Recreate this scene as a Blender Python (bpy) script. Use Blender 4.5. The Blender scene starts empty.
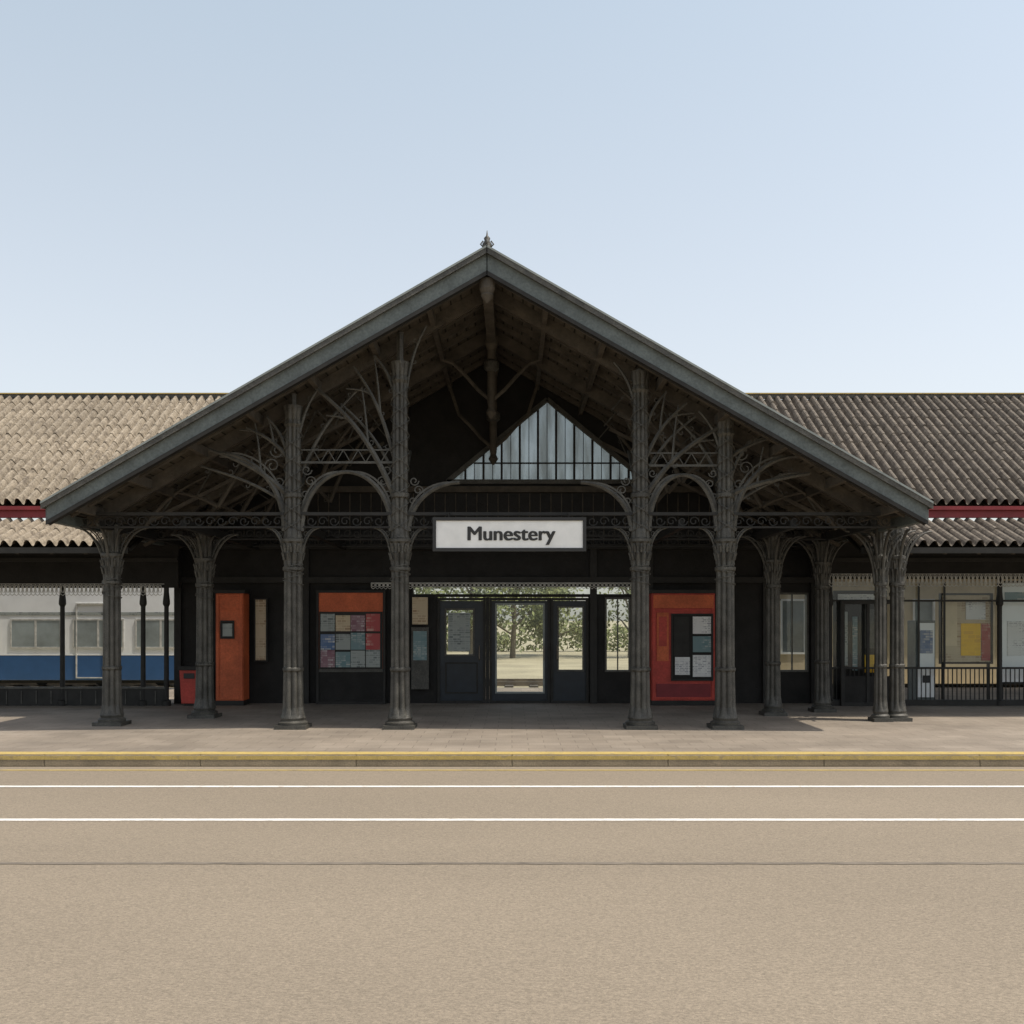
import bpy, math, random
from mathutils import Vector, Matrix
random.seed(7)
S=bpy.context.scene
S.view_settings.view_transform='Standard'; S.view_settings.look='None'; S.view_settings.exposure=0

# ------------------------------------------------------------------ materials
def mat(name,col,rough=.7,var=.25,scale=3,bump=0,bscale=40,metal=0,spec=.4,stretch=(1,1,1),fine=0):
    m=bpy.data.materials.new(name); m.use_nodes=True
    n=m.node_tree.nodes; l=m.node_tree.links; b=n['Principled BSDF']
    b.inputs['Roughness'].default_value=rough; b.inputs['Metallic'].default_value=metal
    b.inputs['Specular IOR Level'].default_value=spec
    tc=n.new('ShaderNodeTexCoord'); mp=n.new('ShaderNodeMapping'); mp.inputs['Scale'].default_value=stretch
    l.new(tc.outputs['Object'],mp.inputs[0])
    ns=n.new('ShaderNodeTexNoise'); ns.inputs['Scale'].default_value=scale; ns.inputs['Detail'].default_value=6; ns.inputs['Roughness'].default_value=.6
    l.new(mp.outputs[0],ns.inputs['Vector'])
    cr=n.new('ShaderNodeValToRGB'); cr.color_ramp.elements[0].position=.3; cr.color_ramp.elements[1].position=.7
    c=Vector(col)
    lo=c*(1-var); hi=c*(1+var)
    cr.color_ramp.elements[0].color=(*lo,1); cr.color_ramp.elements[1].color=(*hi,1)
    l.new(ns.outputs['Fac'],cr.inputs[0])
    out=cr.outputs[0]
    if fine:
        f=n.new('ShaderNodeTexNoise'); f.inputs['Scale'].default_value=bscale; f.inputs['Detail'].default_value=3
        l.new(mp.outputs[0],f.inputs['Vector'])
        r2=n.new('ShaderNodeValToRGB'); r2.color_ramp.elements[0].position=.35; r2.color_ramp.elements[1].position=.65
        r2.color_ramp.elements[0].color=(1-fine,)*3+(1,); r2.color_ramp.elements[1].color=(1+fine,)*3+(1,)
        l.new(f.outputs['Fac'],r2.inputs[0])
        mx=n.new('ShaderNodeMix'); mx.data_type='RGBA'; mx.blend_type='MULTIPLY'; mx.inputs[0].default_value=1
        l.new(out,mx.inputs[6]); l.new(r2.outputs[0],mx.inputs[7]); out=mx.outputs[2]
    l.new(out,b.inputs['Base Color'])
    if bump:
        bn=n.new('ShaderNodeTexNoise'); bn.inputs['Scale'].default_value=bscale; bn.inputs['Detail'].default_value=4
        l.new(mp.outputs[0],bn.inputs['Vector'])
        bp=n.new('ShaderNodeBump'); bp.inputs['Strength'].default_value=bump; bp.inputs['Distance'].default_value=.02
        l.new(bn.outputs['Fac'],bp.inputs['Height']); l.new(bp.outputs[0],b.inputs['Normal'])
    return m

def glass(name,tint=(.86,.9,.9),gl=.05,dirt=.0,dcol=(.4,.42,.4),stretch=(1,1,1)):
    m=bpy.data.materials.new(name); m.use_nodes=True
    n=m.node_tree.nodes; l=m.node_tree.links; n.clear()
    o=n.new('ShaderNodeOutputMaterial'); t=n.new('ShaderNodeBsdfTransparent'); t.inputs[0].default_value=(*tint,1)
    g=n.new('ShaderNodeBsdfGlossy'); g.inputs['Roughness'].default_value=.03; g.inputs[0].default_value=(.9,.95,1,1)
    m1=n.new('ShaderNodeMixShader'); m1.inputs[0].default_value=gl
    l.new(t.outputs[0],m1.inputs[1]); l.new(g.outputs[0],m1.inputs[2])
    if dirt:
        d=n.new('ShaderNodeBsdfDiffuse'); d.inputs[0].default_value=(*dcol,1)
        tl=n.new('ShaderNodeBsdfTranslucent'); tl.inputs[0].default_value=(*dcol,1)
        ad=n.new('ShaderNodeMixShader'); ad.inputs[0].default_value=.5; l.new(d.outputs[0],ad.inputs[1]); l.new(tl.outputs[0],ad.inputs[2])
        tc=n.new('ShaderNodeTexCoord'); mp=n.new('ShaderNodeMapping'); mp.inputs['Scale'].default_value=stretch; l.new(tc.outputs['Object'],mp.inputs[0])
        ns=n.new('ShaderNodeTexNoise'); ns.inputs['Scale'].default_value=2.5; ns.inputs['Detail'].default_value=6
        l.new(mp.outputs[0],ns.inputs['Vector'])
        mr=n.new('ShaderNodeMapRange'); mr.inputs[1].default_value=.35; mr.inputs[2].default_value=.65; mr.inputs[3].default_value=dirt*.65; mr.inputs[4].default_value=min(1,dirt*1.2)
        l.new(ns.outputs['Fac'],mr.inputs[0])
        m2=n.new('ShaderNodeMixShader'); l.new(mr.outputs[0],m2.inputs[0])
        l.new(m1.outputs[0],m2.inputs[1]); l.new(ad.outputs[0],m2.inputs[2]); l.new(m2.outputs[0],o.inputs[0])
    else: l.new(m1.outputs[0],o.inputs[0])
    return m

def printed(name,c1,c2,scale=6):
    m=mat(name,c1,.6,.05); n=m.node_tree.nodes; l=m.node_tree.links; b=n['Principled BSDF']
    tc=n.new('ShaderNodeTexCoord'); sp=n.new('ShaderNodeSeparateXYZ'); l.new(tc.outputs['Object'],sp.inputs[0])
    cb=n.new('ShaderNodeCombineXYZ'); l.new(sp.outputs[0],cb.inputs[0]); l.new(sp.outputs[2],cb.inputs[1])
    br=n.new('ShaderNodeTexBrick'); br.inputs['Scale'].default_value=1; br.inputs['Brick Width'].default_value=1.1/scale; br.inputs['Row Height'].default_value=.42/scale
    br.inputs['Mortar Size'].default_value=.006; br.inputs['Mortar'].default_value=(*c1,1); br.offset=.37; br.squash=.7
    br.inputs['Color1'].default_value=(*(Vector(c1)*.9),1); br.inputs['Color2'].default_value=(*c2,1)
    l.new(cb.outputs[0],br.inputs['Vector'])
    ns=n.new('ShaderNodeTexNoise'); ns.inputs['Scale'].default_value=3.1; ns.inputs['Detail'].default_value=2; l.new(cb.outputs[0],ns.inputs['Vector'])
    r=n.new('ShaderNodeValToRGB'); r.color_ramp.elements[0].position=.42; r.color_ramp.elements[1].position=.58; l.new(ns.outputs['Fac'],r.inputs[0])
    mx=n.new('ShaderNodeMix'); mx.data_type='RGBA'; l.new(r.outputs[0],mx.inputs[0]); l.new(br.outputs['Color'],mx.inputs[6]); mx.inputs[7].default_value=(*(Vector(c1)*.8+Vector(c2)*.15),1)
    l.new(mx.outputs[2],b.inputs['Base Color'])
    return m

M={}
M['iron']=mat('cast_iron_paint',(.062,.059,.050),.5,.45,5,.4,60,spec=.45,fine=.3)
M['iron_d']=mat('dark_iron',(.022,.021,.019),.6,.3,5,.2,50,spec=.3)
M['iron_l']=mat('lace_iron',(.5,.5,.47),.6,.3,8)
M['fascia']=mat('bargeboard_paint',(.108,.124,.120),.6,.25,2.5,.15,30,fine=.15)
M['edge']=mat('bargeboard_edge',(.22,.24,.23),.6,.2,3)
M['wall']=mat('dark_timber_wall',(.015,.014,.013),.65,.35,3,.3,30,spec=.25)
M['navy']=mat('navy_door_paint',(.012,.018,.026),.4,.25,4)
M['red']=mat('orange_red_paint',(.50,.11,.04),.6,.25,2.2,.15,30,fine=.12)
M['red2']=mat('red_paint',(.42,.05,.035),.55,.28,2.4,.15,30,fine=.12)
M['maroon']=mat('maroon_gutter',(.2,.02,.025),.5,.2,3)
M['white']=mat('white_board',(.78,.78,.76),.5,.08,4)
M['black']=mat('black_letters',(.03,.03,.03),.6,.1,4)
M['beam']=mat('old_timber',(.075,.064,.05),.8,.4,4,.5,30)
M['blue']=mat('train_blue',(.03,.09,.22),.35,.1,2)
M['trainw']=mat('train_white',(.8,.82,.82),.35,.06,2)
M['dglass']=mat('dark_window',(.2,.24,.25),.12,.35,1.2,spec=.8)
M['cream']=mat('cream_render',(.6,.5,.34),.8,.15,2,.1,20)
M['glass']=glass('clear_glass')
M['pglass']=glass('dirty_glass',(.45,.5,.51),.06,.75,(.28,.31,.31),(2.5,1,.35))
M['rail']=mat('steel_rail',(.2,.17,.14),.4,.3,5,metal=.6)

def tile_mat(name,c,dark):
    m=mat(name,c,.85,.16,.8,.4,22,fine=.2); n=m.node_tree.nodes; l=m.node_tree.links; b=n['Principled BSDF']
    src=b.inputs['Base Color'].links[0].from_socket
    tc=n.new('ShaderNodeTexCoord'); v=n.new('ShaderNodeTexNoise'); v.inputs['Scale'].default_value=7; v.inputs['Detail'].default_value=6; v.inputs['Roughness'].default_value=.75
    l.new(tc.outputs['Object'],v.inputs['Vector'])
    r=n.new('ShaderNodeValToRGB'); r.color_ramp.elements[0].position=.48; r.color_ramp.elements[1].position=.62; r.color_ramp.elements[1].color=(.85,.85,.85,1)
    l.new(v.outputs['Fac'],r.inputs[0])
    mx=n.new('ShaderNodeMix'); mx.data_type='RGBA'; l.new(r.outputs[0],mx.inputs[0]); l.new(src,mx.inputs[6]); mx.inputs[7].default_value=(*dark,1)
    l.new(mx.outputs[2],b.inputs['Base Color'])
    return m
M['tileL']=tile_mat('pantile_weathered',(.27,.228,.172),(.115,.093,.07))
M['tileR']=tile_mat('pantile_brown',(.165,.14,.112),(.075,.062,.05))

def plank_mat():
    m=mat('plank_soffit',(.085,.074,.058),.85,.4,2,.3,30,stretch=(6,.4,6),fine=.2,spec=.2); n=m.node_tree.nodes; l=m.node_tree.links; b=n['Principled BSDF']
    src=b.inputs['Base Color'].links[0].from_socket
    tc=n.new('ShaderNodeTexCoord'); sp=n.new('ShaderNodeSeparateXYZ'); l.new(tc.outputs['Object'],sp.inputs[0])
    mt=n.new('ShaderNodeMath'); mt.operation='MULTIPLY'; mt.inputs[1].default_value=6; l.new(sp.outputs[0],mt.inputs[0])
    fr=n.new('ShaderNodeMath'); fr.operation='FRACT'; l.new(mt.outputs[0],fr.inputs[0])
    r=n.new('ShaderNodeValToRGB'); r.color_ramp.elements[0].position=.08; r.color_ramp.elements[0].color=(.12,.12,.12,1); r.color_ramp.elements[1].position=.18
    l.new(fr.outputs[0],r.inputs[0])
    mx=n.new('ShaderNodeMix'); mx.data_type='RGBA'; mx.blend_type='MULTIPLY'; mx.inputs[0].default_value=1
    l.new(src,mx.inputs[6]); l.new(r.outputs[0],mx.inputs[7]); l.new(mx.outputs[2],b.inputs['Base Color'])
    return m
M['plank']=plank_mat()

def paving_mat():
    m=mat('paving_slabs',(.265,.225,.18),.85,.25,.7,.3,60,fine=.14); n=m.node_tree.nodes; l=m.node_tree.links; b=n['Principled BSDF']
    src=b.inputs['Base Color'].links[0].from_socket
    tc=n.new('ShaderNodeTexCoord'); br=n.new('ShaderNodeTexBrick'); br.inputs['Scale'].default_value=1
    br.inputs['Brick Width'].default_value=.45; br.inputs['Row Height'].default_value=.3; br.inputs['Mortar Size'].default_value=.006
    br.inputs['Color1'].default_value=(1,1,1,1); br.inputs['Color2'].default_value=(.85,.84,.83,1); br.inputs['Mortar'].default_value=(.6,.58,.56,1)
    l.new(tc.outputs['Object'],br.inputs['Vector'])
    mx=n.new('ShaderNodeMix'); mx.data_type='RGBA'; mx.blend_type='MULTIPLY'; mx.inputs[0].default_value=1
    l.new(src,mx.inputs[6]); l.new(br.outputs['Color'],mx.inputs[7]); l.new(mx.outputs[2],b.inputs['Base Color'])
    return m
M['pave']=paving_mat()
def road_mat():
    m=mat('worn_asphalt',(.262,.218,.163),.92,.09,.28,.4,110,fine=.14,stretch=(.35,1,1)); n=m.node_tree.nodes; l=m.node_tree.links; b=n['Principled BSDF']
    src=b.inputs['Base Color'].links[0].from_socket
    tc=n.new('ShaderNodeTexCoord')
    for scl,lo,hi,dt in ((55,.78,1.08,4),(210,.72,1.12,2)):
        v=n.new('ShaderNodeTexNoise'); v.inputs['Scale'].default_value=scl; v.inputs['Detail'].default_value=dt; v.inputs['Roughness'].default_value=.85
        l.new(tc.outputs['Object'],v.inputs['Vector'])
        r=n.new('ShaderNodeValToRGB'); r.color_ramp.elements[0].position=.36; r.color_ramp.elements[1].position=.6
        r.color_ramp.elements[0].color=(lo,lo,lo,1); r.color_ramp.elements[1].color=(hi,hi,hi,1)
        l.new(v.outputs['Fac'],r.inputs[0])
        mx=n.new('ShaderNodeMix'); mx.data_type='RGBA'; mx.blend_type='MULTIPLY'; mx.inputs[0].default_value=1
        l.new(src,mx.inputs[6]); l.new(r.outputs[0],mx.inputs[7]); src=mx.outputs[2]
    l.new(src,b.inputs['Base Color'])
    return m
M['road']=road_mat()
M['kerb']=mat('kerb_stone',(.24,.195,.13),.85,.25,3,.3,50,fine=.15)
def worn(name,paint,under,pos=.56,sc=9):
    m=mat(name,paint,.75,.12,5,.2,60,fine=.12); n=m.node_tree.nodes; l=m.node_tree.links; b=n['Principled BSDF']
    src=b.inputs['Base Color'].links[0].from_socket
    tc=n.new('ShaderNodeTexCoord'); v=n.new('ShaderNodeTexNoise'); v.inputs['Scale'].default_value=sc; v.inputs['Detail'].default_value=9; v.inputs['Roughness'].default_value=.75
    l.new(tc.outputs['Object'],v.inputs['Vector'])
    r=n.new('ShaderNodeValToRGB'); r.color_ramp.elements[0].position=pos; r.color_ramp.elements[1].position=pos+.12; l.new(v.outputs['Fac'],r.inputs[0])
    mx=n.new('ShaderNodeMix'); mx.data_type='RGBA'; l.new(r.outputs[0],mx.inputs[0]); l.new(src,mx.inputs[6]); mx.inputs[7].default_value=(*under,1)
    l.new(mx.outputs[2],b.inputs['Base Color']); return m
M['ypaint']=worn('worn_yellow_line',(.46,.34,.11),(.32,.25,.13),.52)
M['wpaint']=worn('worn_white_line',(.72,.70,.66),(.45,.41,.35),.54)
M['tar']=mat('tar_joint',(.175,.15,.12),.9,.3,4)
M['ground']=mat('gravel_ground',(.34,.30,.2),.95,.25,.4,.4,20,fine=.2)
M['leaf']=mat('foliage_light',(.20,.22,.09),.8,.4,.6)
M['leaf2']=mat('foliage_dark',(.12,.14,.06),.8,.4,.6)
M['bark']=mat('bark',(.12,.1,.07),.9,.3,3)

# ------------------------------------------------------------------ mesh builder
class B:
    def __init__(s,name,parent=None,smooth=False):
        s.n=name; s.v=[]; s.f=[]; s.mi=[]; s.mats=[]; s.p=parent; s.smooth=smooth
    def m(s,k):
        if k not in s.mats: s.mats.append(k)
        return s.mats.index(k)
    def add(s,vs,fs,k):
        o=len(s.v); s.v+= [tuple(v) for v in vs]; i=s.m(k)
        for f in fs: s.f.append([o+a for a in f]); s.mi.append(i)
    def box(s,x0,x1,y0,y1,z0,z1,k):
        vs=[(x,y,z) for z in (z0,z1) for y in (y0,y1) for x in (x0,x1)]
        s.add(vs,[(0,2,3,1),(4,5,7,6),(0,1,5,4),(2,6,7,3),(0,4,6,2),(1,3,7,5)],k)
    def frame(s,x0,x1,y0,y1,z0,z1,w,k):
        s.box(x0,x0+w,y0,y1,z0,z1,k); s.box(x1-w,x1,y0,y1,z0,z1,k)
        s.box(x0+w,x1-w,y0,y1,z1-w,z1,k); s.box(x0+w,x1-w,y0,y1,z0,z0+w,k)
    def prism(s,pts,y0,y1,k):
        n=len(pts); vs=[(x,y0,z) for x,z in pts]+[(x,y1,z) for x,z in pts]
        fs=[tuple(range(n)),tuple(range(2*n-1,n-1,-1))]+[(i,(i+1)%n+0,(i+1)%n+n,i+n) for i in range(n)]
        s.add(vs,fs,k)
    def bar(s,a,b,w,h,k):
        a=Vector(a);b=Vector(b);d=(b-a).normalized()
        up=Vector((0,0,1)) if abs(d.z)<.95 else Vector((0,1,0))
        r=d.cross(up).normalized()*w/2; u=r.cross(d).normalized()*h/2
        vs=[p+i*r+j*u for p in (a,b) for i,j in ((-1,-1),(1,-1),(1,1),(-1,1))]
        s.add(vs,[(3,2,1,0),(4,5,6,7),(0,1,5,4),(1,2,6,5),(2,3,7,6),(3,0,4,7)],k)
    def tube(s,pts,r,k,n=6,closed=False):
        pts=[Vector(p) for p in pts]; N=len(pts); vs=[]
        for i,p in enumerate(pts):
            if closed: d=pts[(i+1)%N]-pts[i-1]
            else: d=pts[min(i+1,N-1)]-pts[max(i-1,0)]
            d.normalize(); up=Vector((0,1,0)) if abs(d.y)<.9 else Vector((1,0,0))
            a=d.cross(up).normalized(); b=d.cross(a)
            rr=r[i] if isinstance(r,(list,tuple)) else r
            for j in range(n):
                t=2*math.pi*j/n+math.pi/n; vs.append(p+a*math.cos(t)*rr+b*math.sin(t)*rr)
        fs=[]
        for i in range(N if closed else N-1):
            for j in range(n):
                i2=(i+1)%N; fs.append((i*n+j,i*n+(j+1)%n,i2*n+(j+1)%n,i2*n+j))
        if not closed: fs+=[tuple(range(n-1,-1,-1)),tuple(range((N-1)*n,N*n))]
        s.add(vs,fs,k)
    def lathe(s,cx,cy,prof,k,n=48,nf=8):
        vs=[]
        for z,r,f in prof:
            for j in range(n):
                t=2*math.pi*j/n; rr=r*(1-f*(1-abs(math.sin(nf*t/2))))
                vs.append((cx+rr*math.cos(t),cy+rr*math.sin(t),z))
        N=len(prof); fs=[(i*n+j,i*n+(j+1)%n,(i+1)*n+(j+1)%n,(i+1)*n+j) for i in range(N-1) for j in range(n)]
        fs+=[tuple(range(n-1,-1,-1)),tuple(range((N-1)*n,N*n))]
        s.add(vs,fs,k)
    def done(s,bevel=0):
        me=bpy.data.meshes.new(s.n); me.from_pydata(s.v,[],s.f)
        for k in s.mats: me.materials.append(M[k])
        me.polygons.foreach_set('material_index',s.mi)
        if s.smooth: me.polygons.foreach_set('use_smooth',[True]*len(s.f))
        me.update(); o=bpy.data.objects.new(s.n,me); S.collection.objects.link(o)
        if s.p: o.parent=s.p
        if bevel:
            bv=o.modifiers.new('b','BEVEL'); bv.width=bevel; bv.segments=2; bv.limit_method='ANGLE'
        return o
def empty(name):
    o=bpy.data.objects.new(name,None); S.collection.objects.link(o); return o

# ------------------------------------------------------------------ ground, road, pavement
g=B('ground'); g.add([(-900,13.2,-.16),(900,13.2,-.16),(900,1800,-.16),(-900,1800,-.16)],[(0,1,2,3)],'ground')
g.add([(-900,-900,-.16),(900,-900,-.16),(900,13.2,-.16),(-900,13.2,-.16)],[(0,1,2,3)],'ground'); g.done()
r=B('road'); r.add([(-120,-14,-.15),(120,-14,-.15),(120,12.82,-.15),(-120,12.82,-.15)],[(0,1,2,3)],'road'); r.done()
def line(y,w,k,name='road_marking',z=-.146,jit=0):
    b=B(name); n=800 if jit else 60; vs=[];fs=[]
    for i in range(n+1):
        x=-60+120*i/n; j=random.uniform(-jit,jit); j2=random.uniform(-jit,jit)
        vs+=[(x,y-w/2+j,z),(x,y+w/2+j2,z)]
        if i: fs.append((2*i-2,2*i,2*i+1,2*i-1))
    b.add(vs,fs,k); b.done()
line(11.28,.10,'wpaint',jit=.003); line(9.4,.10,'wpaint',jit=.003); line(12.5,.07,'ypaint',jit=.003)
line(7.72,.06,'tar','road_joint',jit=.008)
k=B('kerb')
x=-60
while x<60:
    k.box(x+.0015,x+1.9985,12.82,13.12,-.15,0.0,'kerb'); x+=2
k.done(.012)
ky=B('kerb_yellow_line'); ky.add([(-60,12.84,.005),(60,12.84,.005),(60,13.10,.005),(-60,13.10,.005)],[(0,1,2,3)],'ypaint')
ky.add([(-60,12.816,-.012),(60,12.816,-.012),(60,12.816,-.06),(-60,12.816,-.06)],[(3,2,1,0)],'ypaint'); ky.done()
p=B('pavement'); p.box(-60,60,13.12,25.6,-.15,0,'pave'); p.done()

# ------------------------------------------------------------------ station building
ST=empty('railway_station')
CX=-.38; AP=7.29; HW=6.68; SL=(AP-3.45)/HW
def rz(x): return AP-SL*abs(x-CX)
YF=15.2; YW=20.8
b=B('gable_roof',ST)
for s in (-1,1):
    xe=CX+s*HW
    top=[(CX,AP),(xe,AP-SL*HW),(xe,AP-SL*HW-.09),(CX,AP-.09)]
    b.prism(top,YF+.06,21.3,'plank')
b.done()
b=B('gable_bargeboard',ST)
for s in (-1,1):
    xe=CX+s*HW
    b.prism([(CX,AP+.0),(xe,AP-SL*HW),(xe,AP-SL*HW-.22),(CX,AP-.27)],YF-.02,YF+.05,'fascia')
    xo=CX+s*(HW+.06)
    b.prism([(CX,AP+.08),(xo,rz(xo)+.08),(xo,rz(xo)+.0),(CX,AP+.0)],YF-.09,YF+.25,'iron')
    b.prism([(CX,AP+.10),(xo,rz(xo)+.10),(xo,rz(xo)+.083),(CX,AP+.083)],YF-.10,YF+.26,'edge')
    b.prism([(CX,AP-.27),(xe,AP-SL*HW-.22),(xe,AP-SL*HW-.27),(CX,AP-.32)],YF-.05,YF+.08,'iron_d')
    b.box(xe-.06,xe+.06,YF+.06,21.2,AP-SL*HW-.22,AP-SL*HW+.01,'fascia')
b.done(.008)
b=B('roof_sheets',ST)
for s in (-1,1):
    xe=CX+s*(HW+.05); vs=[];fs=[]; ny=120
    for i in range(ny+1):
        y=YF+.25+i*(21.3-YF-.25)/ny; z=.03+.02*(i%2)
        vs+=[(CX,y,AP+z),(xe,y,rz(xe)+z)]
        if i: fs.append((2*i-2,2*i-1,2*i+1,2*i))
    b.add(vs,fs,'tileL')
b.done()
def scroll(b,cx,cy,a,ox,oz,r,th,k,turn=3,flip=1,ph=0):
    P=[]
    for i in range(13):
        t=ph+flip*i/12*turn*math.pi*.8; rr=r*(1-i/17)
        u=ox+rr*math.cos(t); P.append((cx+u*math.cos(a),cy+u*math.sin(a),oz+rr*math.sin(t)))
    b.tube(P,th,k,4)
def vines(b,P,k='iron',r=.05,th=.007,step=3,rnd=random.Random(11)):
    """small cast scrolls springing alternately from a rib"""
    for i in range(1,len(P)-1,step):
        p=Vector(P[i]); d=(Vector(P[i+1])-Vector(P[i-1])).normalized(); nrm=Vector((d.z,0,-d.x)); sg=1 if (i//step)%2 else -1
        rr=r*rnd.uniform(.7,1.2); c=p+nrm*sg*rr*1.05
        scroll(b,c.x,c.y,0,0,0+c.z,rr,th,k,2.0,sg,math.atan2(-nrm.z*sg,-nrm.x*sg))
b=B('roof_timbers',ST)
for y in (15.7,16.3,16.9,17.5,18.1,18.7,19.3,19.9,20.5):
    for s in (-1,1):
        xe=CX+s*(HW-.15)
        big=.24 if y in(16.3,18.7,) else .1
        b.prism([(CX,AP-.092),(xe,rz(xe)-.092),(xe,rz(xe)-.092-big),(CX,AP-.092-big)],y-.045,y+.045,'beam')
for s in (-1,1):
    for dx in (.9,1.8,2.75,3.7,4.6,5.5,6.3):
        x=CX+s*dx; z=rz(x)-.2
        b.box(x-.04,x+.04,YF+.1,20.78,z-.07,z+.08,'beam')
b.box(CX-.08,CX+.08,YF+.05,20.78,AP-.5,AP-.1,'beam')
b.done()
b=B('king_posts',ST)
for y,zb in ((15.32,6.70),(18.4,5.55),(20.3,5.0)):
    b.lathe(CX,y,[(zb-.12,.02,0),(zb-.05,.07,0),(zb,.1,0),(zb+.08,.06,0),(zb+.2,.075,0),(AP-.6,.075,0),(AP-.5,.12,0),(AP-.35,.12,0)],'beam',16)
    if y>16:
        b.lathe(CX,y,[(zb+.75,.08,0),(zb+.8,.14,0),(zb+.92,.14,0),(zb+.97,.08,0)],'iron',16)
        for s in(-1,1):
            P=[(CX+s*.05,y,zb+.25),(CX+s*.25,y,zb+.42),(CX+s*.45,y,zb+.65),(CX+s*.7,y,zb+.9),(CX+s*.9,y,rz(CX+.9)-.25)]
            b.tube(P,.035,'beam')
b.done()
def curve_brace(b,x0,z0,x1,z1,y,r,k='iron',sag=.14,n=10,y1=None,vine=0):
    P=[]
    for i in range(n+1):
        t=i/n; u=t-sag*math.sin(math.pi*t)*.6; v=t+sag*math.sin(math.pi*t)*.6
        P.append((x0+(x1-x0)*u,y+((y1-y)*t if y1 else 0),z0+(z1-z0)*v))
    b.tube(P,[r*(1.25-.55*i/n) for i in range(n+1)],k,6)
    if vine: vines(b,P,'iron',vine*.8)
    return P
b=B('truss_braces',ST)
for y in (17.3,18.7,20.2):
    for s in(-1,1):
        for a,e1 in ((6.0,4.9),(4.7,3.3),(4.7,5.4),(3.3,2.2),(3.3,4.1)):
            curve_brace(b,CX+s*a,3.3+(6-a)*.3,CX+s*e1,rz(CX+e1)-.25,y,.035,'beam',vine=.07)
        b.bar((CX+s*6.5,y,3.12),(CX+s*2.2,y,rz(CX+2.2)-.72),.05,.06,'beam')
        q=6.3; up=0
        while q>2.3:
            zc=rz(CX+q); zl=3.12+(6.5-q)/(6.5-2.2)*(rz(CX+2.2)-.72-3.12)
            q2=q-.3; zc2=rz(CX+q2); zl2=3.12+(6.5-q2)/(4.3)*(rz(CX+2.2)-.72-3.12)
            if up: b.bar((CX+s*q,y,zc-.2),(CX+s*q2,y,zl2),.022,.022,'iron')
            else: b.bar((CX+s*q,y,zl),(CX+s*q2,y,zc2-.2),.022,.022,'iron')
            up=1-up; q=q2
for y in (16.0,18.4,20.2):
    b.box(-6.9,6.15,y-.05,y+.05,3.40,3.45,'iron_d')
    b.box(-6.9,6.15,y-.04,y+.04,3.2,3.225,'iron_d')
    x=-6.9
    while x<6.0:
        scroll(b,x+.09,y,0,0,3.31,.08,.010,'iron_d',2.8,1 if int(x*5.6)%2 else -1); x+=.18
for s in (-1,1):
    for dx in (3.1,4.9,6.2):
        x=CX+s*dx; b.box(x-.05,x+.05,16.07,20.7,3.2,3.34,'iron_d')
b.done()
b=B('finial',ST,True)
b.lathe(CX,YF+.05,[(AP,.09,0),(AP+.09,.1,0),(AP+.12,.05,0),(AP+.17,.075,0),(AP+.22,.04,0),(AP+.26,.05,0),(AP+.3,.015,0),(AP+.38,.004,0)],'iron',16)
for a in range(4):
    t=a*math.pi/2; b.tube([(CX+.05*math.cos(t),YF+.05+.05*math.sin(t),AP+.12),(CX+.1*math.cos(t),YF+.05+.1*math.sin(t),AP+.17),(CX+.06*math.cos(t),YF+.05+.06*math.sin(t),AP+.22)],.012,'iron')
b.done()

# ---- columns
def bracket(b,cx,cy,z0,dx,dz,a,th=.03,r0=.13,filig=1,pw=1.0):
    ca,sa=math.cos(a),math.sin(a)
    def pt(t,s=1,off=0):
        ang=t*math.pi/2
        u=r0+(dx-r0)*s*(1-math.cos(ang))**pw; z=z0+off+(dz-off)*math.sin(ang)
        return (cx+u*ca,cy+u*sa,z)
    N=12
    main=[pt(i/N) for i in range(N+1)]
    b.tube(main,[th*(1.3-.55*i/N) for i in range(N+1)],'iron',6)
    if filig:
        inn=[pt(i/N,.8,dz*.22) for i in range(N+1)]
        b.tube(inn,th*.5,'iron',4)
        for i in range(2,N,2):
            b.tube([main[i],inn[i+1 if i<N else i]],th*.3,'iron',4)
        q=min(dx,dz)
        scroll(b,cx,cy,a,r0+dx*.17,z0+dz*.84,q*.10,th*.28,'iron')
        if filig>1:
            scroll(b,cx,cy,a,r0+dx*.07,z0+dz*.62,q*.07,th*.3,'iron')
            scroll(b,cx,cy,a,r0+dx*.10,z0+dz*1.03,q*.10,th*.3,'iron',3,-1)
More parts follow.
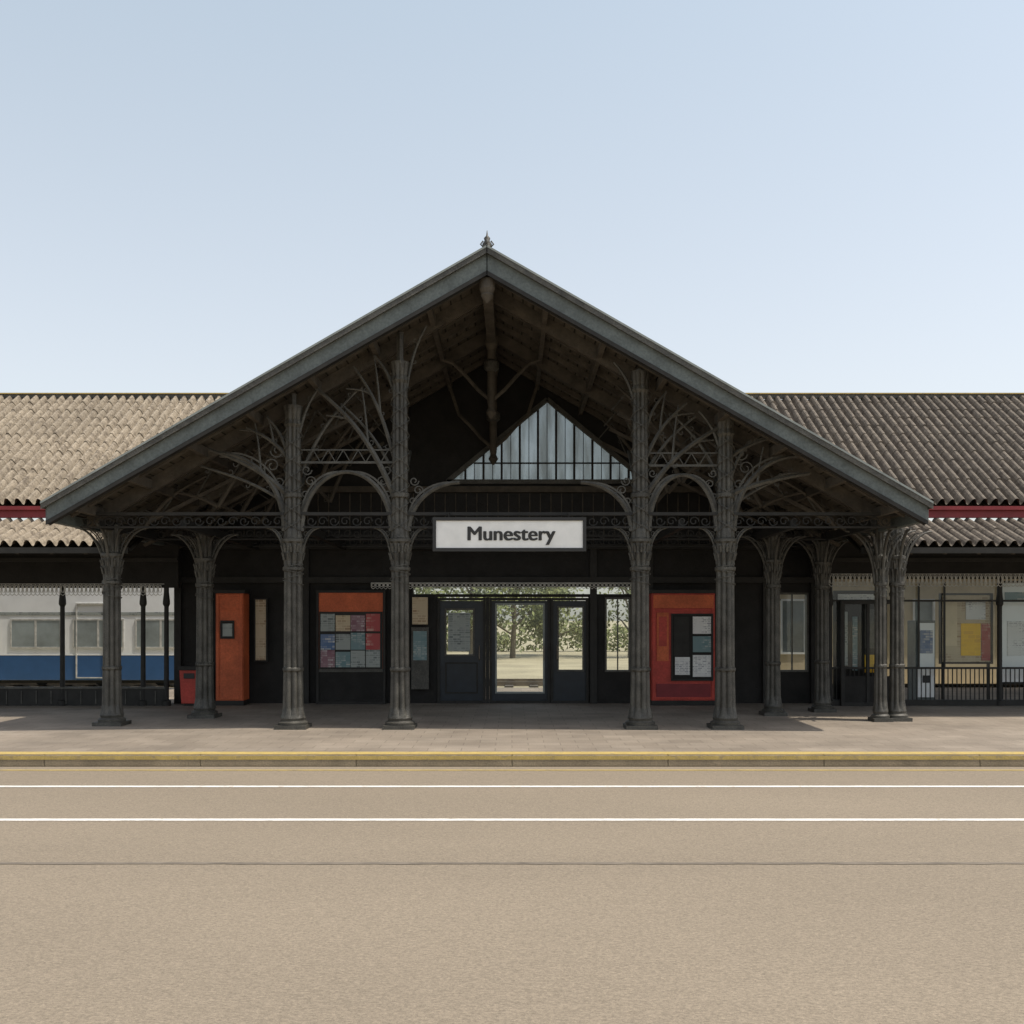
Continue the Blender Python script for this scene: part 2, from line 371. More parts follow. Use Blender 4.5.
def column(cx,cy,ztop,r=.155,zc=2.95):
    b=B('column',ST,False)
    w=.25*r/.155
    b.box(cx-w,cx+w,cy-w,cy+w,0,.06,'iron')
    F=.28
    prof=[(.06,w*.93,0),(.10,w*.95,0),(.13,w*.75,0),(.17,w*.8,0),(.22,r*1.22,.1),(.34,r*1.08,F),(.9,r,F),(.93,r*1.08,.05),(.96,r*1.08,.05),(.98,r*.98,F),
          (zc-.45,r*.94,F),(zc-.42,r*1.08,.05),(zc-.38,r*1.08,.05),(zc-.36,r*.94,F),(zc-.12,r*1.02,.3),(zc,r*1.12,.2),(zc+.03,r*1.2,0),(zc+.07,r*1.2,0),(zc+.09,r*1.02,.1)]
    if ztop>zc+.4:
        r2=r*.86
        prof+=[(zc+.2,r2*1.1,.1),(zc+.3,r2,F),(zc+.72,r2,F),(zc+.74,r2*1.15,.05),(zc+.8,r2*1.15,.05),(zc+.82,r2,F),(ztop-.35,r2*.92,F),(ztop-.3,r2*1.1,.1),(ztop-.22,r2*.95,.2),(ztop-.05,r2*1.12,.1),(ztop,r2*1.12,0)]
    b.lathe(cx,cy,prof,'iron',64)
    for lvl,zz,rr in ((0,zc-.26,r*.93),(1,zc-.14,r*1.0)):
        for j in range(10):
            t=2*math.pi*(j+.5*lvl)/10; ct,st=math.cos(t),math.sin(t)
            b.tube([(cx+rr*ct,cy+rr*st,zz),(cx+(rr+.02)*ct,cy+(rr+.02)*st,zz+.08),(cx+(rr+.04)*ct,cy+(rr+.04)*st,zz+.12),(cx+(rr+.045)*ct,cy+(rr+.045)*st,zz+.09)],[.022,.02,.014,.006],'iron',5)
    if ztop>zc+.4:
        for sg in (-1,1):
            for p0 in (0,math.pi):
                P=[]; zA,zB=zc+.15,ztop-.4; n=int((zB-zA)/.035)
                for i in range(n+1):
                    t=p0+sg*i*.42; rr=r*.86+.012
                    P.append((cx+rr*math.cos(t),cy+rr*math.sin(t),zA+(zB-zA)*i/n))
                b.tube(P,.009,'iron',4)
    for sg in (-1,1):
        P=[]
        for i in range(25):
            t=sg*i*.5; P.append((cx+(r+.008)*math.cos(t),cy+(r+.008)*math.sin(t),zc-.36+.33*i/24-.3))
        b.tube(P,.008,'iron',4)
    return b
Yc=16.0
cols_=[(-3.5,5.15),(-1.79,5.85),(2.05,5.7),(3.41,5.0)]
for i,(cx,zt) in enumerate(cols_):
    b=column(cx,Yc,zt)
    for a in (0,math.pi):
        bracket(b,cx,Yc,2.62,.42,.58,a,.018,filig=2)
    bracket(b,cx,Yc,2.5,.5,.72,math.pi/2,.02)
    curve_brace(b,cx,3.4,cx,4.7,Yc+.1,.035,y1=Yc+1.6)
    Lb=[(1.2,1.25),(.86,.95),(.95,.78),(.68,.9)][i]; Rb=[(.86,.95),(.95,.78),(.68,.9),(1.15,1.2)][i]
    bracket(b,cx,Yc,3.15,Lb[0],Lb[1],math.pi,.042,filig=2); bracket(b,cx,Yc,3.15,Rb[0],Rb[1],0,.042,filig=2)
    outs=[-1] if i<2 else [1]
    for s in outs:
        for (z0,dx,rr,vn) in ((3.75,1.35,.042,.075),(4.35,.75,.03,.06)):
            if z0>zt-.3: continue
            x2=cx+s*dx; zr=rz(x2)-.26
            P=curve_brace(b,cx+s*.1,z0,x2,max(z0+.3,zr),Yc,rr,sag=.12,vine=vn)
            m=P[6]; curve_brace(b,m[0],m[2],m[0]+s*.42,m[2]+.12,Yc,.018,sag=.3)
            m=P[4]; x3=m[0]+s*.1; curve_brace(b,m[0],m[2],x3,min(rz(x3)-.26,m[2]+.9),Yc,.018,sag=.1)
    for s in (-1,1):
        x2=cx+s*.42; z1=min(zt-.5,rz(x2)-.9); curve_brace(b,cx+s*.08,z1,x2,rz(x2)-.28,Yc,.026,vine=.05)
    b.tube([(cx,Yc,zt-.05),(cx,Yc,rz(cx)-.15)],.06,'iron')
    b.done()
b=B('spandrel_tracery',ST)
for xa,za,xb,zb in ((-3.38,4.1,-2.5,5.4),(-1.9,4.1,-2.75,5.2),(2.15,4.1,2.95,5.0),(3.3,4.05,2.6,5.0),(-3.62,3.6,-5.0,4.2),(3.52,3.55,4.6,4.1)):
    curve_brace(b,xa,za,xb,min(zb,rz(xb)-.26),Yc+.06,.026,sag=.1,n=14,vine=.065)
for xa,xb,z in ((-3.4,-1.9,4.25),(2.17,3.3,4.2)):
    b.bar((xa,Yc,z),(xb,Yc,z),.03,.035,'iron'); b.bar((xa,Yc,z+.2),(xb,Yc,z+.2),.02,.02,'iron')
    x=xa+.1; sg=1
    while x<xb-.1: b.bar((x,Yc,z if sg>0 else z+.2),(x+.12,Yc,z+.2 if sg>0 else z),.014,.014,'iron'); sg=-sg; x+=.12
b.done()
outer=[(-6.6,16.5,.145),(-5.47,17.8,.15),(4.75,18.2,.13),(5.86,18.9,.13),(6.30,17.1,.10),(6.62,17.2,.12)]
for cx,cy,rr in outer:
    b=column(cx,cy,3.05,r=rr,zc=2.75)
    b.lathe(cx,cy,[(2.84,rr*.9,.2),(3.3,rr*.9,.2)],'iron',32)
    for a in (0,math.pi,math.pi/2,-math.pi/2):
        bracket(b,cx,cy,2.35,.6,.9,a,.022,r0=.1,filig=2)
        bracket(b,cx,cy,2.6,.38,.6,a+math.pi/4,.014,r0=.1)
    b.done()

# ---- facade wall with openings
def wall_grid(b,x0,x1,z0,z1,holes,y0,y1,k):
    xs=sorted({x0,x1,*[h[0] for h in holes],*[h[1] for h in holes]}); zs=sorted({z0,z1,*[h[2] for h in holes],*[h[3] for h in holes]})
    for i in range(len(xs)-1):
        for j in range(len(zs)-1):
            mx=(xs[i]+xs[i+1])/2; mz=(zs[j]+zs[j+1])/2
            if any(h[0]<mx<h[1] and h[2]<mz<h[3] for h in holes): continue
            b.box(xs[i],xs[i+1],y0,y1,zs[j],zs[j+1],k)
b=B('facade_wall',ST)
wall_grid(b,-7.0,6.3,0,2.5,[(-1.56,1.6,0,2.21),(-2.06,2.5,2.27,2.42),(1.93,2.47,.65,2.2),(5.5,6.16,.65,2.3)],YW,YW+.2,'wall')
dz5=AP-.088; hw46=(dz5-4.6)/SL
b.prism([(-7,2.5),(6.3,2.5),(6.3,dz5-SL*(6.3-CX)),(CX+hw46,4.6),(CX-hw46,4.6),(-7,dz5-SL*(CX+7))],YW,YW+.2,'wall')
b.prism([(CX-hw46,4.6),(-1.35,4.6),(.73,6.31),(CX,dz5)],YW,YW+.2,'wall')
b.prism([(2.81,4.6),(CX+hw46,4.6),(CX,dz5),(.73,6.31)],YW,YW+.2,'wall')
for x in (-7.0,-4.35,-2.3,1.62,2.55,2.78,4.4,5.2,6.2):
    b.box(x,x+.14,YW-.09,YW-.002,0,3.2,'iron_d')
for i in range(60):
    x=-6.9+i*.22
    if rz(x)>3.6: b.box(x,x+.02,YW-.02,YW-.003,3.3,min(rz(x)-.35,4.36),'beam')
b.box(-7,6.3,YW-.12,YW-.003,2.5,2.62,'iron_d'); b.box(-7,6.3,YW-.14,YW-.003,3.2,3.3,'iron_d')
b.box(-4.6,4.1,YW-.1,YW-.003,4.38,4.5,'beam')
b.done()
def lace(b,x0,x1,y,z0,z1,k='iron_l'):
    b.box(x0,x1,y-.012,y+.012,z1-.012,z1,k)
    h=z1-z0-.05; x=x0; w=.085
    while x<x1-.04:
        c=[(x+w/2+.034*math.cos(t*math.pi/3),y,z0+.04+h/2+h*.42*math.sin(t*math.pi/3)) for t in range(6)]
        b.tube(c,.009,k,4,True); b.bar((x,y,z0+.04),(x,y,z1-.012),.010,.010,k)
        b.tube([(x,y,z0+.035),(x+w*.5,y,z0),(x+w,y,z0+.035)],.008,k,4)
        x+=w
b=B('frieze_lace',ST)
lace(b,-2.9,2.5,YW-.2,2.37,2.5,'iron_l')
lace(b,-22,-7.0,20.12,2.22,2.46); lace(b,6.3,20,20.12,2.40,2.66)
b.done()
b=B('pediment_window',ST)
b.add([(-1.3,YW+.1,4.63),(2.76,YW+.1,4.63),(.73,YW+.1,6.27)],[(0,1,2)],'pglass')
for a,c2 in (((-1.35,4.6),(2.81,4.6)),((-1.35,4.6),(.73,6.31)),((2.81,4.6),(.73,6.31))):
    b.bar((a[0],YW-.03,a[1]),(c2[0],YW-.03,c2[1]),.1,.09,'iron')
for i in range(1,11):
    x=-1.35+i*4.16/11; zt=4.6+(2.08-abs(x-.73))*1.71/2.08
    b.bar((x,YW+.04,4.6),(x,YW+.04,zt),.045,.05,'iron_d')
    b.bar((x+.19,YW+.06,4.6),(x+.19,YW+.06,4.6+max(.05,(2.08-abs(x+.19-.73))*1.71/2.08)),.014,.02,'iron_d')
b.bar((-.8,YW+.05,5.0),(2.3,YW+.05,5.0),.03,.03,'iron_d')
b.done()
def door(x0,x1,zt,gl,k,hand=1,bright=False):
    b=B('door',ST); y=YW+.02
    b.frame(x0-.03,x1+.03,YW-.03,YW+.14,0,zt+.06,.05,'iron_d')
    a0,a1,z0,z1=gl
    b.box(x0+.02,a0,y,y+.05,.05,zt,k); b.box(a1,x1-.02,y,y+.05,.05,zt,k)
    b.box(a0,a1,y,y+.05,.05,z0,k); b.box(a0,a1,y,y+.05,z1,zt,k)
    b.frame(a0-.02,a1+.02,y-.012,y+.06,z0-.02,z1+.02,.035,'iron' if not bright else 'edge')
    b.add([(a0,y+.025,z0),(a1,y+.025,z0),(a1,y+.025,z1),(a0,y+.025,z1)],[(0,1,2,3)],'glass')
    hx=x1-.1 if hand>0 else x0+.1
    b.tube([(hx,y-.005,.9),(hx,y-.06,.92),(hx,y-.06,1.18),(hx,y-.005,1.2)],.012,'rail',8)
    if z0>.9: b.frame(x0+.13,x1-.13,y-.014,y-.001,.2,.85,.03,'iron_d')
    b.done()
door(-1.52,-.58,2.13,(-1.38,-.80,1.0,1.95),'navy',1)
door(-.44,.76,2.13,(-.33,.66,.22,2.06),'navy',1,True)
door(.84,1.56,2.13,(.96,1.48,.68,2.0),'navy',-1)
b=B('door_posts',ST); b.box(-.545,-.475,YW-.02,YW+.15,0,2.2,'iron_d'); b.box(.795,.805,YW-.02,YW+.15,0,2.2,'iron_d'); b.done()
b=B('window',ST)
for x0,x1,z0,z1 in ((1.93,2.47,.65,2.2),(5.5,6.16,.65,2.3)):
    b.frame(x0,x1,YW-.03,YW+.1,z0,z1,.04,'iron'); b.box((x0+x1)/2-.012,(x0+x1)/2+.012,YW,YW+.05,z0+.04,z1-.04,'iron')
    b.add([(x0,YW+.05,z0),(x1,YW+.05,z0),(x1,YW+.05,z1),(x0,YW+.05,z1)],[(0,1,2,3)],'glass')
b.add([(-2.06,YW+.05,2.27),(2.5,YW+.05,2.27),(2.5,YW+.05,2.42),(-2.06,YW+.05,2.42)],[(0,1,2,3)],'glass')
b.done()

# ---- wings
def pantiles(name,x0,x1,ya,za,yb,zb,k,pitch=.2,rows=13,amp=.035):
    b=B(name,ST,False); vs=[];fs=[]
    L=math.hypot(yb-ya,zb-za); dy=(yb-ya)/L; dz=(zb-za)/L; rows_pts=[]
    rnd=random.Random(5)
    for r in range(rows):
        rows_pts+= [(r/rows,.016,r),((r+1)/rows-.0008,.0,r)]
    nw=int((x1-x0)/pitch); fr=(0,.1,.2,.33,.46,.6,.72,.82,.92); hh=[-.35,-.1,.45,.88,1.0,.88,.45,-.1,-.35]
    jt=[[rnd.uniform(-.009,.009) for _ in range(nw+1)] for _ in range(rows)]
    xsn=[]
    for wv in range(nw):
        for f_,h_ in zip(fr,hh): xsn.append((x0+(wv+f_)*pitch,h_,wv))
    nx=len(xsn)
    for (t,up,r) in rows_pts:
        for (x,h_,wv) in xsn:
            h=amp*h_+up+(jt[r][wv] if h_>0 else 0)
            vs.append((x+jt[r][wv]*.5,ya+(yb-ya)*t-dz*h,za+(zb-za)*t+dy*h))
    for j in range(len(rows_pts)-1):
        for i in range(nx-1): a=j*nx+i; fs.append((a,a+1,a+nx+1,a+nx))
    b.add(vs,fs,k); b.done()
WING=((-24,-5.8,-6.72,'tileL'),(20,5.0,6.12,'tileR'))
for xo,xi,xb,kt in WING:
    x0,x1=min(xo,xi),max(xo,xi); a,c2=min(xo,xb),max(xo,xb)
    pantiles('wing_roof',x0,x1,18.85,3.92,23,6.82,kt,.20,12,.095)
    pantiles('wing_canopy_roof',a,c2,17.55,3.04,18.93,3.60,kt,.20,2,.08)
    b=B('wing_structure',ST)
    b.box(x0,x1,22.93,23.1,6.83,6.91,'iron'); b.box(x0,x1,22.9,23.13,6.91,6.935,'ypaint')
    b.add([(x0,18.95,3.80),(x1,18.95,3.80),(x1,23,6.68),(x0,23,6.68)],[(0,1,2,3)],'plank')
    b.add([(x0,23.0,6.8),(x1,23.0,6.8),(x1,25.6,5.0),(x0,25.6,5.0)],[(0,1,2,3)],kt)
    b.box(a,c2,18.86,18.94,3.66,3.88,'maroon'); b.box(a,c2,18.78,18.86,3.80,3.87,'maroon')
    b.add([(a,17.6,2.93),(c2,17.6,2.93),(c2,18.98,3.52),(a,18.98,3.52)],[(0,1,2,3)],'plank')
    b.box(a,c2,17.5,17.56,2.9,3.0,'iron_d')
    b.box(a,c2,18.98,20.3,3.55,3.6,'plank')
    b.box(a,c2,20.14,20.26,2.56 if xo>0 else 2.38,3.55,'wall')
    b.box(a,c2,20.08,20.14,2.9,2.98,'iron_d')
    n=int((c2-a)/.6)
    for i in range(n): 
        x=a+.3+i*.6; b.bar((x,17.58,2.93),(x,20.1,3.48),.06,.09,'beam')
    b.done()
    b=B('wing_bays',ST)
    xs=[-22,-20.2,-18.4,-16.6,-14.8,-13.0,-11.1,-9.08,-7.45,-6.98] if xo<0 else [6.42,7.85,9.85,11.9,13.9,15.9,17.9,19.9]
    for x in xs:
        b.lathe(x,20.2,[(0,.09,0),(.1,.09,0),(.12,.05,0),(2.0,.045,0),(2.05,.07,0),(2.1,.07,0),(2.3,.05,0),(2.6,.05,0)],'iron_d',16)
    if xo<0:
        b.box(-22,-7,20.17,20.23,0,.34,'iron_d')
        for i in range(50): b.box(-21.9+i*.3,-21.88+i*.3,20.155,20.17,.04,.3,'iron')
        b.box(-22,-7,20.15,20.25,.34,.38,'iron')
    else:
        b.box(6.42,20,20.16,20.24,.0,.12,'iron_d'); b.box(6.42,20,20.17,20.23,.74,.78,'iron_d'); b.box(6.42,20,20.17,20.23,2.1,2.14,'iron_d')
        for i in range(150): b.box(6.46+i*.09,6.475+i*.09,20.19,20.21,.12,.74,'iron_d')
        for x in (8.2,8.72,10.9,12.9,14.9,16.9,18.9):
            b.box(x,x+.03,20.18,20.22,.78,2.5,'iron_d')
        b.add([(6.42,20.25,.78),(20,20.25,.78),(20,20.25,2.5),(6.42,20.25,2.5)],[(0,1,2,3)],'glass')
        b.frame(6.62,7.7,20.1,20.16,0,2.12,.07,'iron_d'); b.box(7.13,7.19,20.1,20.16,.07,2.05,'iron_d')
        b.box(6.69,7.13,20.12,20.15,.07,.6,'wall'); b.box(7.19,7.63,20.12,20.15,.07,.6,'wall')
    b.done()

# ---- red kiosks + notice boards on the facade
def kiosk(x0,x1,k,win,posters,name='ticket_kiosk',top=2.27,band=None):
    e=empty(name); b=B('body',e); y0=YW-.55
    b.box(x0,x1,y0,YW-.1,.0,top,k); 
    b.box(x0-.04,x1+.04,y0-.05,YW-.1,top,top+.07,'iron_d')
    b.box(x0-.01,x1+.01,y0-.015,YW-.1,0,.1,'iron_d')
    b.frame(x0+.02,x1-.02,y0-.02,y0-.001,.12,top-.02,.05,k)
    b.box(x0+.08,x1-.08,y0-.018,y0-.001,1.92,1.96,k)
    if band: 
        b.box(x0+.03,x1-.03,y0-.028,y0-.021,1.97,top-.03,band); b.box(x0+.1,x0+.34,y0-.024,y0-.002,.9,1.88,band); b.box(x0+.14,x0+.3,y0-.029,y0-.025,1.2,1.8,'red2')
        b.box(x0+.09,x1-.09,y0-.012,y0-.001,.16,.44,'maroon')
    b.done(.006)
    b=B('window',e); a0,a1,z0,z1=win
    b.box(a0,a1,y0-.006,y0-.001,z0,z1,'wall'); b.frame(a0,a1,y0-.035,y0-.006,z0,z1,.035,'iron_d')
    for q in posters: b.box(q[0],q[1],y0-.014,y0-.007,q[2],q[3],q[4])
    b.done()
M['p1']=printed('poster_grey',(.36,.39,.37),(.12,.14,.14),9); M['p2']=printed('poster_cream',(.58,.48,.33),(.3,.2,.12),8)
M['p3']=printed('poster_red',(.36,.03,.04),(.5,.3,.25),7); M['p4']=printed('poster_teal',(.12,.22,.24),(.4,.42,.4),10)
M['p5']=printed('poster_white',(.78,.78,.76),(.3,.3,.33),12); M['p6']=printed('poster_yellow',(.9,.54,.02),(.7,.38,.03),5)
M['p7']=printed('poster_mauve',(.22,.10,.13),(.45,.4,.4),9); M['p8']=printed('poster_blue',(.06,.13,.28),(.5,.5,.5),8)
kiosk(2.83,4.11,'red2',(3.22,4.07,.5,1.86),[(3.66,4.03,1.45,1.8,'p5'),(3.66,4.03,1.08,1.4,'p4'),(3.28,3.58,1.0,1.8,'iron_d'),(3.30,3.6,.62,.98,'p5'),(3.66,4.03,.58,1.02,'p5')],band='red')
kiosk(-6.0,-5.44,'red',(-5.9,-5.62,1.35,1.72),[(-5.86,-5.66,1.4,1.66,'p1')])
e=empty('litter_bin'); b=B('body',e)
b.prism([(-6.64,.06),(-6.34,.06),(-6.30,.72),(-6.68,.72)],20.1,20.4,'red2'); b.box(-6.70,-6.28,20.07,20.43,.72,.80,'iron_d'); b.box(-6.6,-6.38,20.085,20.099,.55,.66,'black')
b.box(-6.6,-6.38,20.15,20.35,0,.06,'iron_d'); b.done(.01)
e=empty('notice_board'); b=B('board',e)
b.box(-3.98,-2.64,YW-.24,YW-.1,.72,2.3,'red'); b.box(-3.98,-2.64,YW-.24,YW-.1,.02,.7,'wall')
b.frame(-4.02,-2.6,YW-.27,YW-.08,0.0,2.34,.05,'iron_d'); b.box(-3.96,-2.66,YW-.26,YW-.242,.7,1.9,'iron_d'); b.box(-3.97,-2.65,YW-.265,YW-.24,.66,.72,'iron'); b.done()
b=B('posters',e); lay=[('p7','p4','p1','p1'),('p8','p1','p4','p3'),('p1','p2','p7','p3')]
for r_,zz in enumerate((.76,1.12,1.50)):
    for c_,xx in enumerate((-3.93,-3.62,-3.31,-3.0)):
        b.box(xx,xx+(.29 if c_!=1 else .3),YW-.268,YW-.262,zz,zz+.34+random.uniform(-.03,.02),lay[r_][c_])
b.done()
e=empty('wall_poster'); b=B('panel',e)
b.box(-2.08,-1.72,YW-.14,YW-.11,.3,1.58,'iron'); b.box(-2.04,-1.76,YW-.15,YW-.142,.9,1.5,'p4'); b.box(-2.06,-1.74,YW-.15,YW-.11,1.64,2.2,'p2'); b.done()
e=empty('wall_poster'); b=B('panel',e); b.box(-5.3,-5.08,YW-.14,YW-.11,.9,2.15,'p2'); b.frame(-5.33,-5.05,YW-.16,YW-.105,.87,2.18,.03,'iron_d'); b.done()
e=empty('door_notice'); b=B('panel',e); b.box(-1.33,-.87,YW-.012,YW-.006,1.08,1.88,'p1'); b.done()

# ---- hanging station sign
e=empty('station_sign'); b=B('board',e)
sy=15.78; x0,x1,z0,z1=-1.2,1.12,2.865,3.30
b.box(x0,x1,sy,sy+.05,z0,z1,'white'); b.frame(x0-.05,x1+.05,sy-.02,sy+.07,z0-.05,z1+.05,.052,'black')
for x in(-1.0,.9): b.tube([(x,sy+.03,z1+.04),(x,sy+.03,3.42),(x,16.0,3.43)],.012,'iron_d')
b.done()
for j,(ox,oz) in enumerate(((0,0),(.011,0),(.006,.006),(.022,.003))):
    cu=bpy.data.curves.new('lettering','FONT'); cu.body='Munestery'; cu.size=.335; cu.extrude=.003; cu.align_x='CENTER'; cu.align_y='CENTER'
    t=bpy.data.objects.new('lettering',cu); S.collection.objects.link(t); t.location=(-.03+ox,sy-.006-j*.0007,3.08+oz); t.rotation_euler=(math.pi/2,0,0); t.scale=(.97,.93,1)
    cu.materials.append(M['black']); t.parent=e

# ---- train behind the left wing
e=empty('train'); b=B('carriage',e); ty=28
b.prism([(-46,.05),(-8.4,.05),(-8.4,2.75),(-46,2.75)],ty,ty+2.7,'trainw')
b.box(-46,-8.4,ty+.25,ty+2.45,2.75,3.0,'iron'); b.box(-46.01,-8.39,ty-.012,ty-.001,.05,.76,'blue')
b.box(-46,-8.4,ty-.016,ty-.012,.74,.78,'trainw'); b.box(-46,-8.4,ty-.014,ty-.003,1.86,1.95,'p1'); b.done(.05)
b=B('windows',e)
x=-45.5
while x<-9.5:
    b.box(x,x+1.35,ty-.02,ty-.002,.98,1.72,'dglass'); b.frame(x-.04,x+1.39,ty-.03,ty-.002,.94,1.76,.04,'iron_l')
    b.box(x+.64,x+.7,ty-.026,ty-.021,.98,1.72,'iron_l'); x+=1.75
b.done()
b=B('doors',e)
for x in(-44,-33,-22,-12.2):
    b.frame(x,x+.8,ty-.04,ty-.002,.1,2.2,.03,'iron_l')
b.done()
b=B('undercarriage',e,False)
b.box(-45,-9,ty+.3,ty+2.4,-.05,.05,'iron_d')
x=-44
while x<-9.5:
    b.tube([(x,ty+.5,.05),(x,ty+.6,.05)],.2,'iron_d',20); x+=1.7
b.done()
b=B('railway_track'); 
for y in(ty+.55,ty+1.98): b.box(-80,80,y-.035,y+.035,-.15,-.03,'rail')
for i in range(230): b.box(-80+i*.7,-79.76+i*.7,ty,ty+2.6,-.155,-.12,'beam')
b.done()
# ---- shelter beyond right wing
e=empty('platform_shelter'); b=B('walls',e); y=27.2
wn=((7.3,8.0,.8,2.3),(8.15,8.5,.8,2.3),(10.9,11.5,.9,2.3),(13.4,14.0,.9,2.3),(15,17,.9,2.3))
wall_grid(b,6.5,24,0,3.0,list(wn)+[(8.9,10.1,0,2.3)],y,y+.2,'cream')
b.box(6.3,24.2,y-.3,y+3,3.0,3.15,'iron'); b.box(6.5,24,y+2.7,y+2.8,0,3.0,'cream')
for x0,x1,z0,z1 in wn:
    b.frame(x0,x1,y-.03,y+.1,z0,z1,.05,'white'); b.add([(x0,y+.06,z0),(x1,y+.06,z0),(x1,y+.06,z1),(x0,y+.06,z1)],[(0,1,2,3)],'dglass')
b.done()
def board(x0,x1,z0,z1,bg_,parts,y=20.5,fr='iron_d'):
    e=empty('advertising_board'); b=B('board',e)
    b.box(x0,x1,y,y+.05,z0,z1,bg_); b.frame(x0-.03,x1+.03,y-.03,y+.06,z0-.03,z1+.03,.04,fr)
    for q in parts: b.box(q[0],q[1],y-.015,y-.002,q[2],q[3],q[4])
    if z0>.2:
        for x in (x0+.02,x1-.07): b.box(x,x+.05,y,y+.05,0,z0-.03,'iron_d')
    b.done()
board(6.6,7.62,.1,2.3,'wall',[(7.2,7.6,.66,1.02,'p6'),(6.75,6.85,.8,1.9,'p1'),(7.2,7.56,1.15,1.95,'iron'),(6.65,7.58,2.14,2.26,'p5'),(6.95,7.05,.7,1.8,'p4')],y=20.42)
board(8.8,9.82,.86,2.25,'p2',[(9.2,9.6,1.0,1.66,'p6'),(9.3,9.7,1.74,2.1,'p5'),(8.86,9.12,1.2,2.15,'cream'),(9.62,9.8,.9,1.66,'p3')])
board(10.0,11.6,.45,2.5,'trainw',[(10.15,11.3,1.0,1.7,'p5'),(10.1,11.5,2.1,2.3,'p4')])
board(12.1,13.4,.6,2.3,'p4',[(12.3,13.1,1.1,1.9,'p6')]); board(14.2,15.6,.5,2.3,'p5',[(14.4,15.2,1.0,1.8,'p3')])
e=empty('ticket_machine'); b=B('body',e)
b.box(8.26,8.66,20.45,20.9,0,1.72,'fascia'); b.box(8.29,8.63,20.42,20.449,.15,1.67,'trainw'); b.box(8.33,8.59,20.405,20.419,1.05,1.52,'p8'); b.box(8.38,8.54,20.40,20.419,.45,.6,'black'); b.done(.01)

# ---- distant trees
def tree(x,y,h,seed):
    rnd=random.Random(seed); e=empty('tree')
    b=B('trunk',e); b.tube([(x,y,-.16),(x+.1,y,h*.3),(x-.1,y,h*.7)],[.16,.11,.05],'bark',8)
    cl=[]
    for i in range(14):
        a=rnd.uniform(0,6.28); zz=h*rnd.uniform(.2,.9); R=h*.32*rnd.uniform(.3,1); q=Vector((x+R*math.cos(a),y+R*math.sin(a),zz))
        b.tube([(x,y,zz*.55),tuple((Vector((x,y,zz*.7))+q)/2),tuple(q)],[.06,.04,.015],'bark',5); cl.append((q,h*rnd.uniform(.1,.2)))
    b.done()
    f=B('foliage',e)
    for q,R in cl:
        for i in range(240):
            d=Vector((rnd.gauss(0,1),rnd.gauss(0,1),rnd.gauss(0,.8)))*R*.6; p=q+d; sz=rnd.uniform(.07,.15)
            u=Vector((rnd.gauss(0,1),rnd.gauss(0,1),rnd.gauss(0,1))).normalized(); w=u.orthogonal().normalized()
            f.add([p-u*sz,p+w*sz*.6,p+u*sz,p-w*sz*.6],[(0,1,2,3)],'leaf' if rnd.random()<.65 else 'leaf2')
    f.done()
sd=1
for x in (-20,-15.5,-11,-6,-2.4,-.2,2.2,5.5,10,15,20.5):
    tree(x+random.uniform(-.5,.5),50+random.uniform(-3,5),random.uniform(5.5,7.5),sd); sd+=1
h=B('hedge'); rnd=random.Random(3)
for i in range(12000):
    x=rnd.uniform(-40,40); z=-.16+rnd.random()**.8*(1.5+.4*math.sin(x*.9)+.3*math.sin(x*2.3)); y=60+rnd.uniform(-.8,.8); sz=rnd.uniform(.1,.2)
    u=Vector((rnd.gauss(0,1),rnd.gauss(0,1),rnd.gauss(0,1))).normalized(); w=u.orthogonal().normalized(); p=Vector((x,y,z))
    h.add([p-u*sz,p+w*sz*.6,p+u*sz,p-w*sz*.6],[(0,1,2,3)],'leaf' if rnd.random()<.6 else 'leaf2')
h.done()

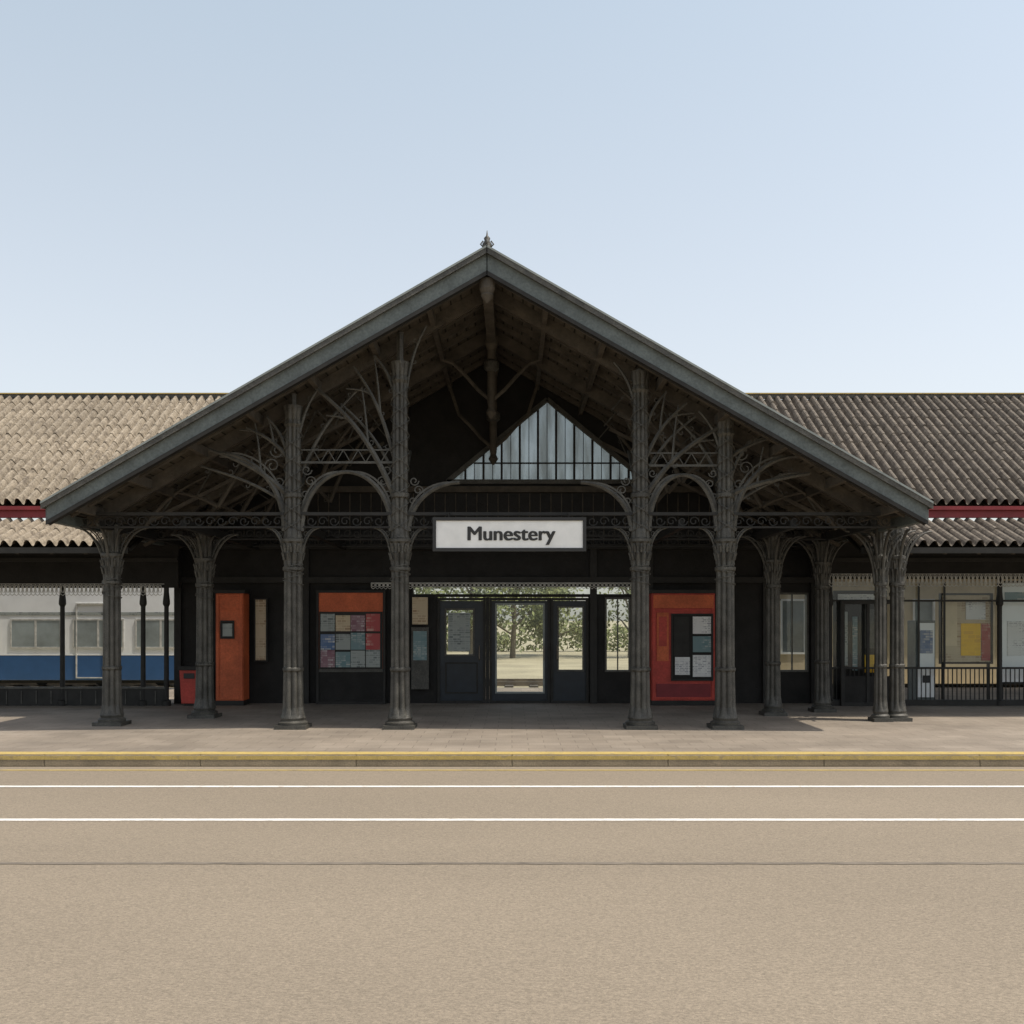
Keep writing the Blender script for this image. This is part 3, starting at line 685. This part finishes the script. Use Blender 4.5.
# ------------------------------------------------------------------ light
sd=Vector((.45,-.13,1)).normalized()
el=math.asin(sd.z); rot=math.atan2(sd.x,sd.y)
w=bpy.data.worlds.new('World'); S.world=w; w.use_nodes=True; n=w.node_tree.nodes; l=w.node_tree.links
sky=n.new('ShaderNodeTexSky'); sky.sky_type='NISHITA'; sky.sun_disc=False; sky.sun_elevation=el; sky.sun_rotation=rot
sky.air_density=1.0; sky.dust_density=3.0; sky.ozone_density=1.0
bg=n['Background']; bg.inputs[1].default_value=.15
hs=n.new('ShaderNodeHueSaturation'); hs.inputs['Saturation'].default_value=.62; l.new(sky.outputs[0],hs.inputs['Color'])
tc=n.new('ShaderNodeTexCoord'); sp=n.new('ShaderNodeSeparateXYZ'); l.new(tc.outputs['Generated'],sp.inputs[0])
hz=n.new('ShaderNodeValToRGB'); E=hz.color_ramp.elements
E[0].position=0; E[0].color=(.225,.22,.19,1); E[1].position=1; E[1].color=(0,0,0,1)
q=E.new(.22); q.color=(.205,.205,.185,1); q=E.new(.53); q.color=(.145,.178,.183,1)
q=E.new(.7); q.color=(.03,.04,.045,1)
l.new(sp.outputs[2],hz.inputs[0])
sc=n.new('ShaderNodeVectorMath'); sc.operation='SCALE'; sc.inputs[3].default_value=10; l.new(hz.outputs[0],sc.inputs[0])
ad=n.new('ShaderNodeVectorMath'); ad.operation='ADD'; l.new(hs.outputs[0],ad.inputs[0]); l.new(sc.outputs[0],ad.inputs[1]); l.new(ad.outputs[0],bg.inputs[0])
L=bpy.data.lights.new('sun','SUN'); L.energy=3.9; L.angle=math.radians(.5); L.color=(1,.92,.80)
lo=bpy.data.objects.new('sun',L); S.collection.objects.link(lo); lo.rotation_euler=(-sd).to_track_quat('-Z','Y').to_euler(); lo.location=(5,-3,20)
# ------------------------------------------------------------------ camera
cd=bpy.data.cameras.new('camera'); co=bpy.data.objects.new('camera',cd); S.collection.objects.link(co)
cd.sensor_width=36; cd.lens=36*1000/1024; cd.shift_y=108/1024; cd.clip_end=3000
co.location=(0,0,1.73); co.rotation_euler=(math.pi/2,0,0); S.camera=co
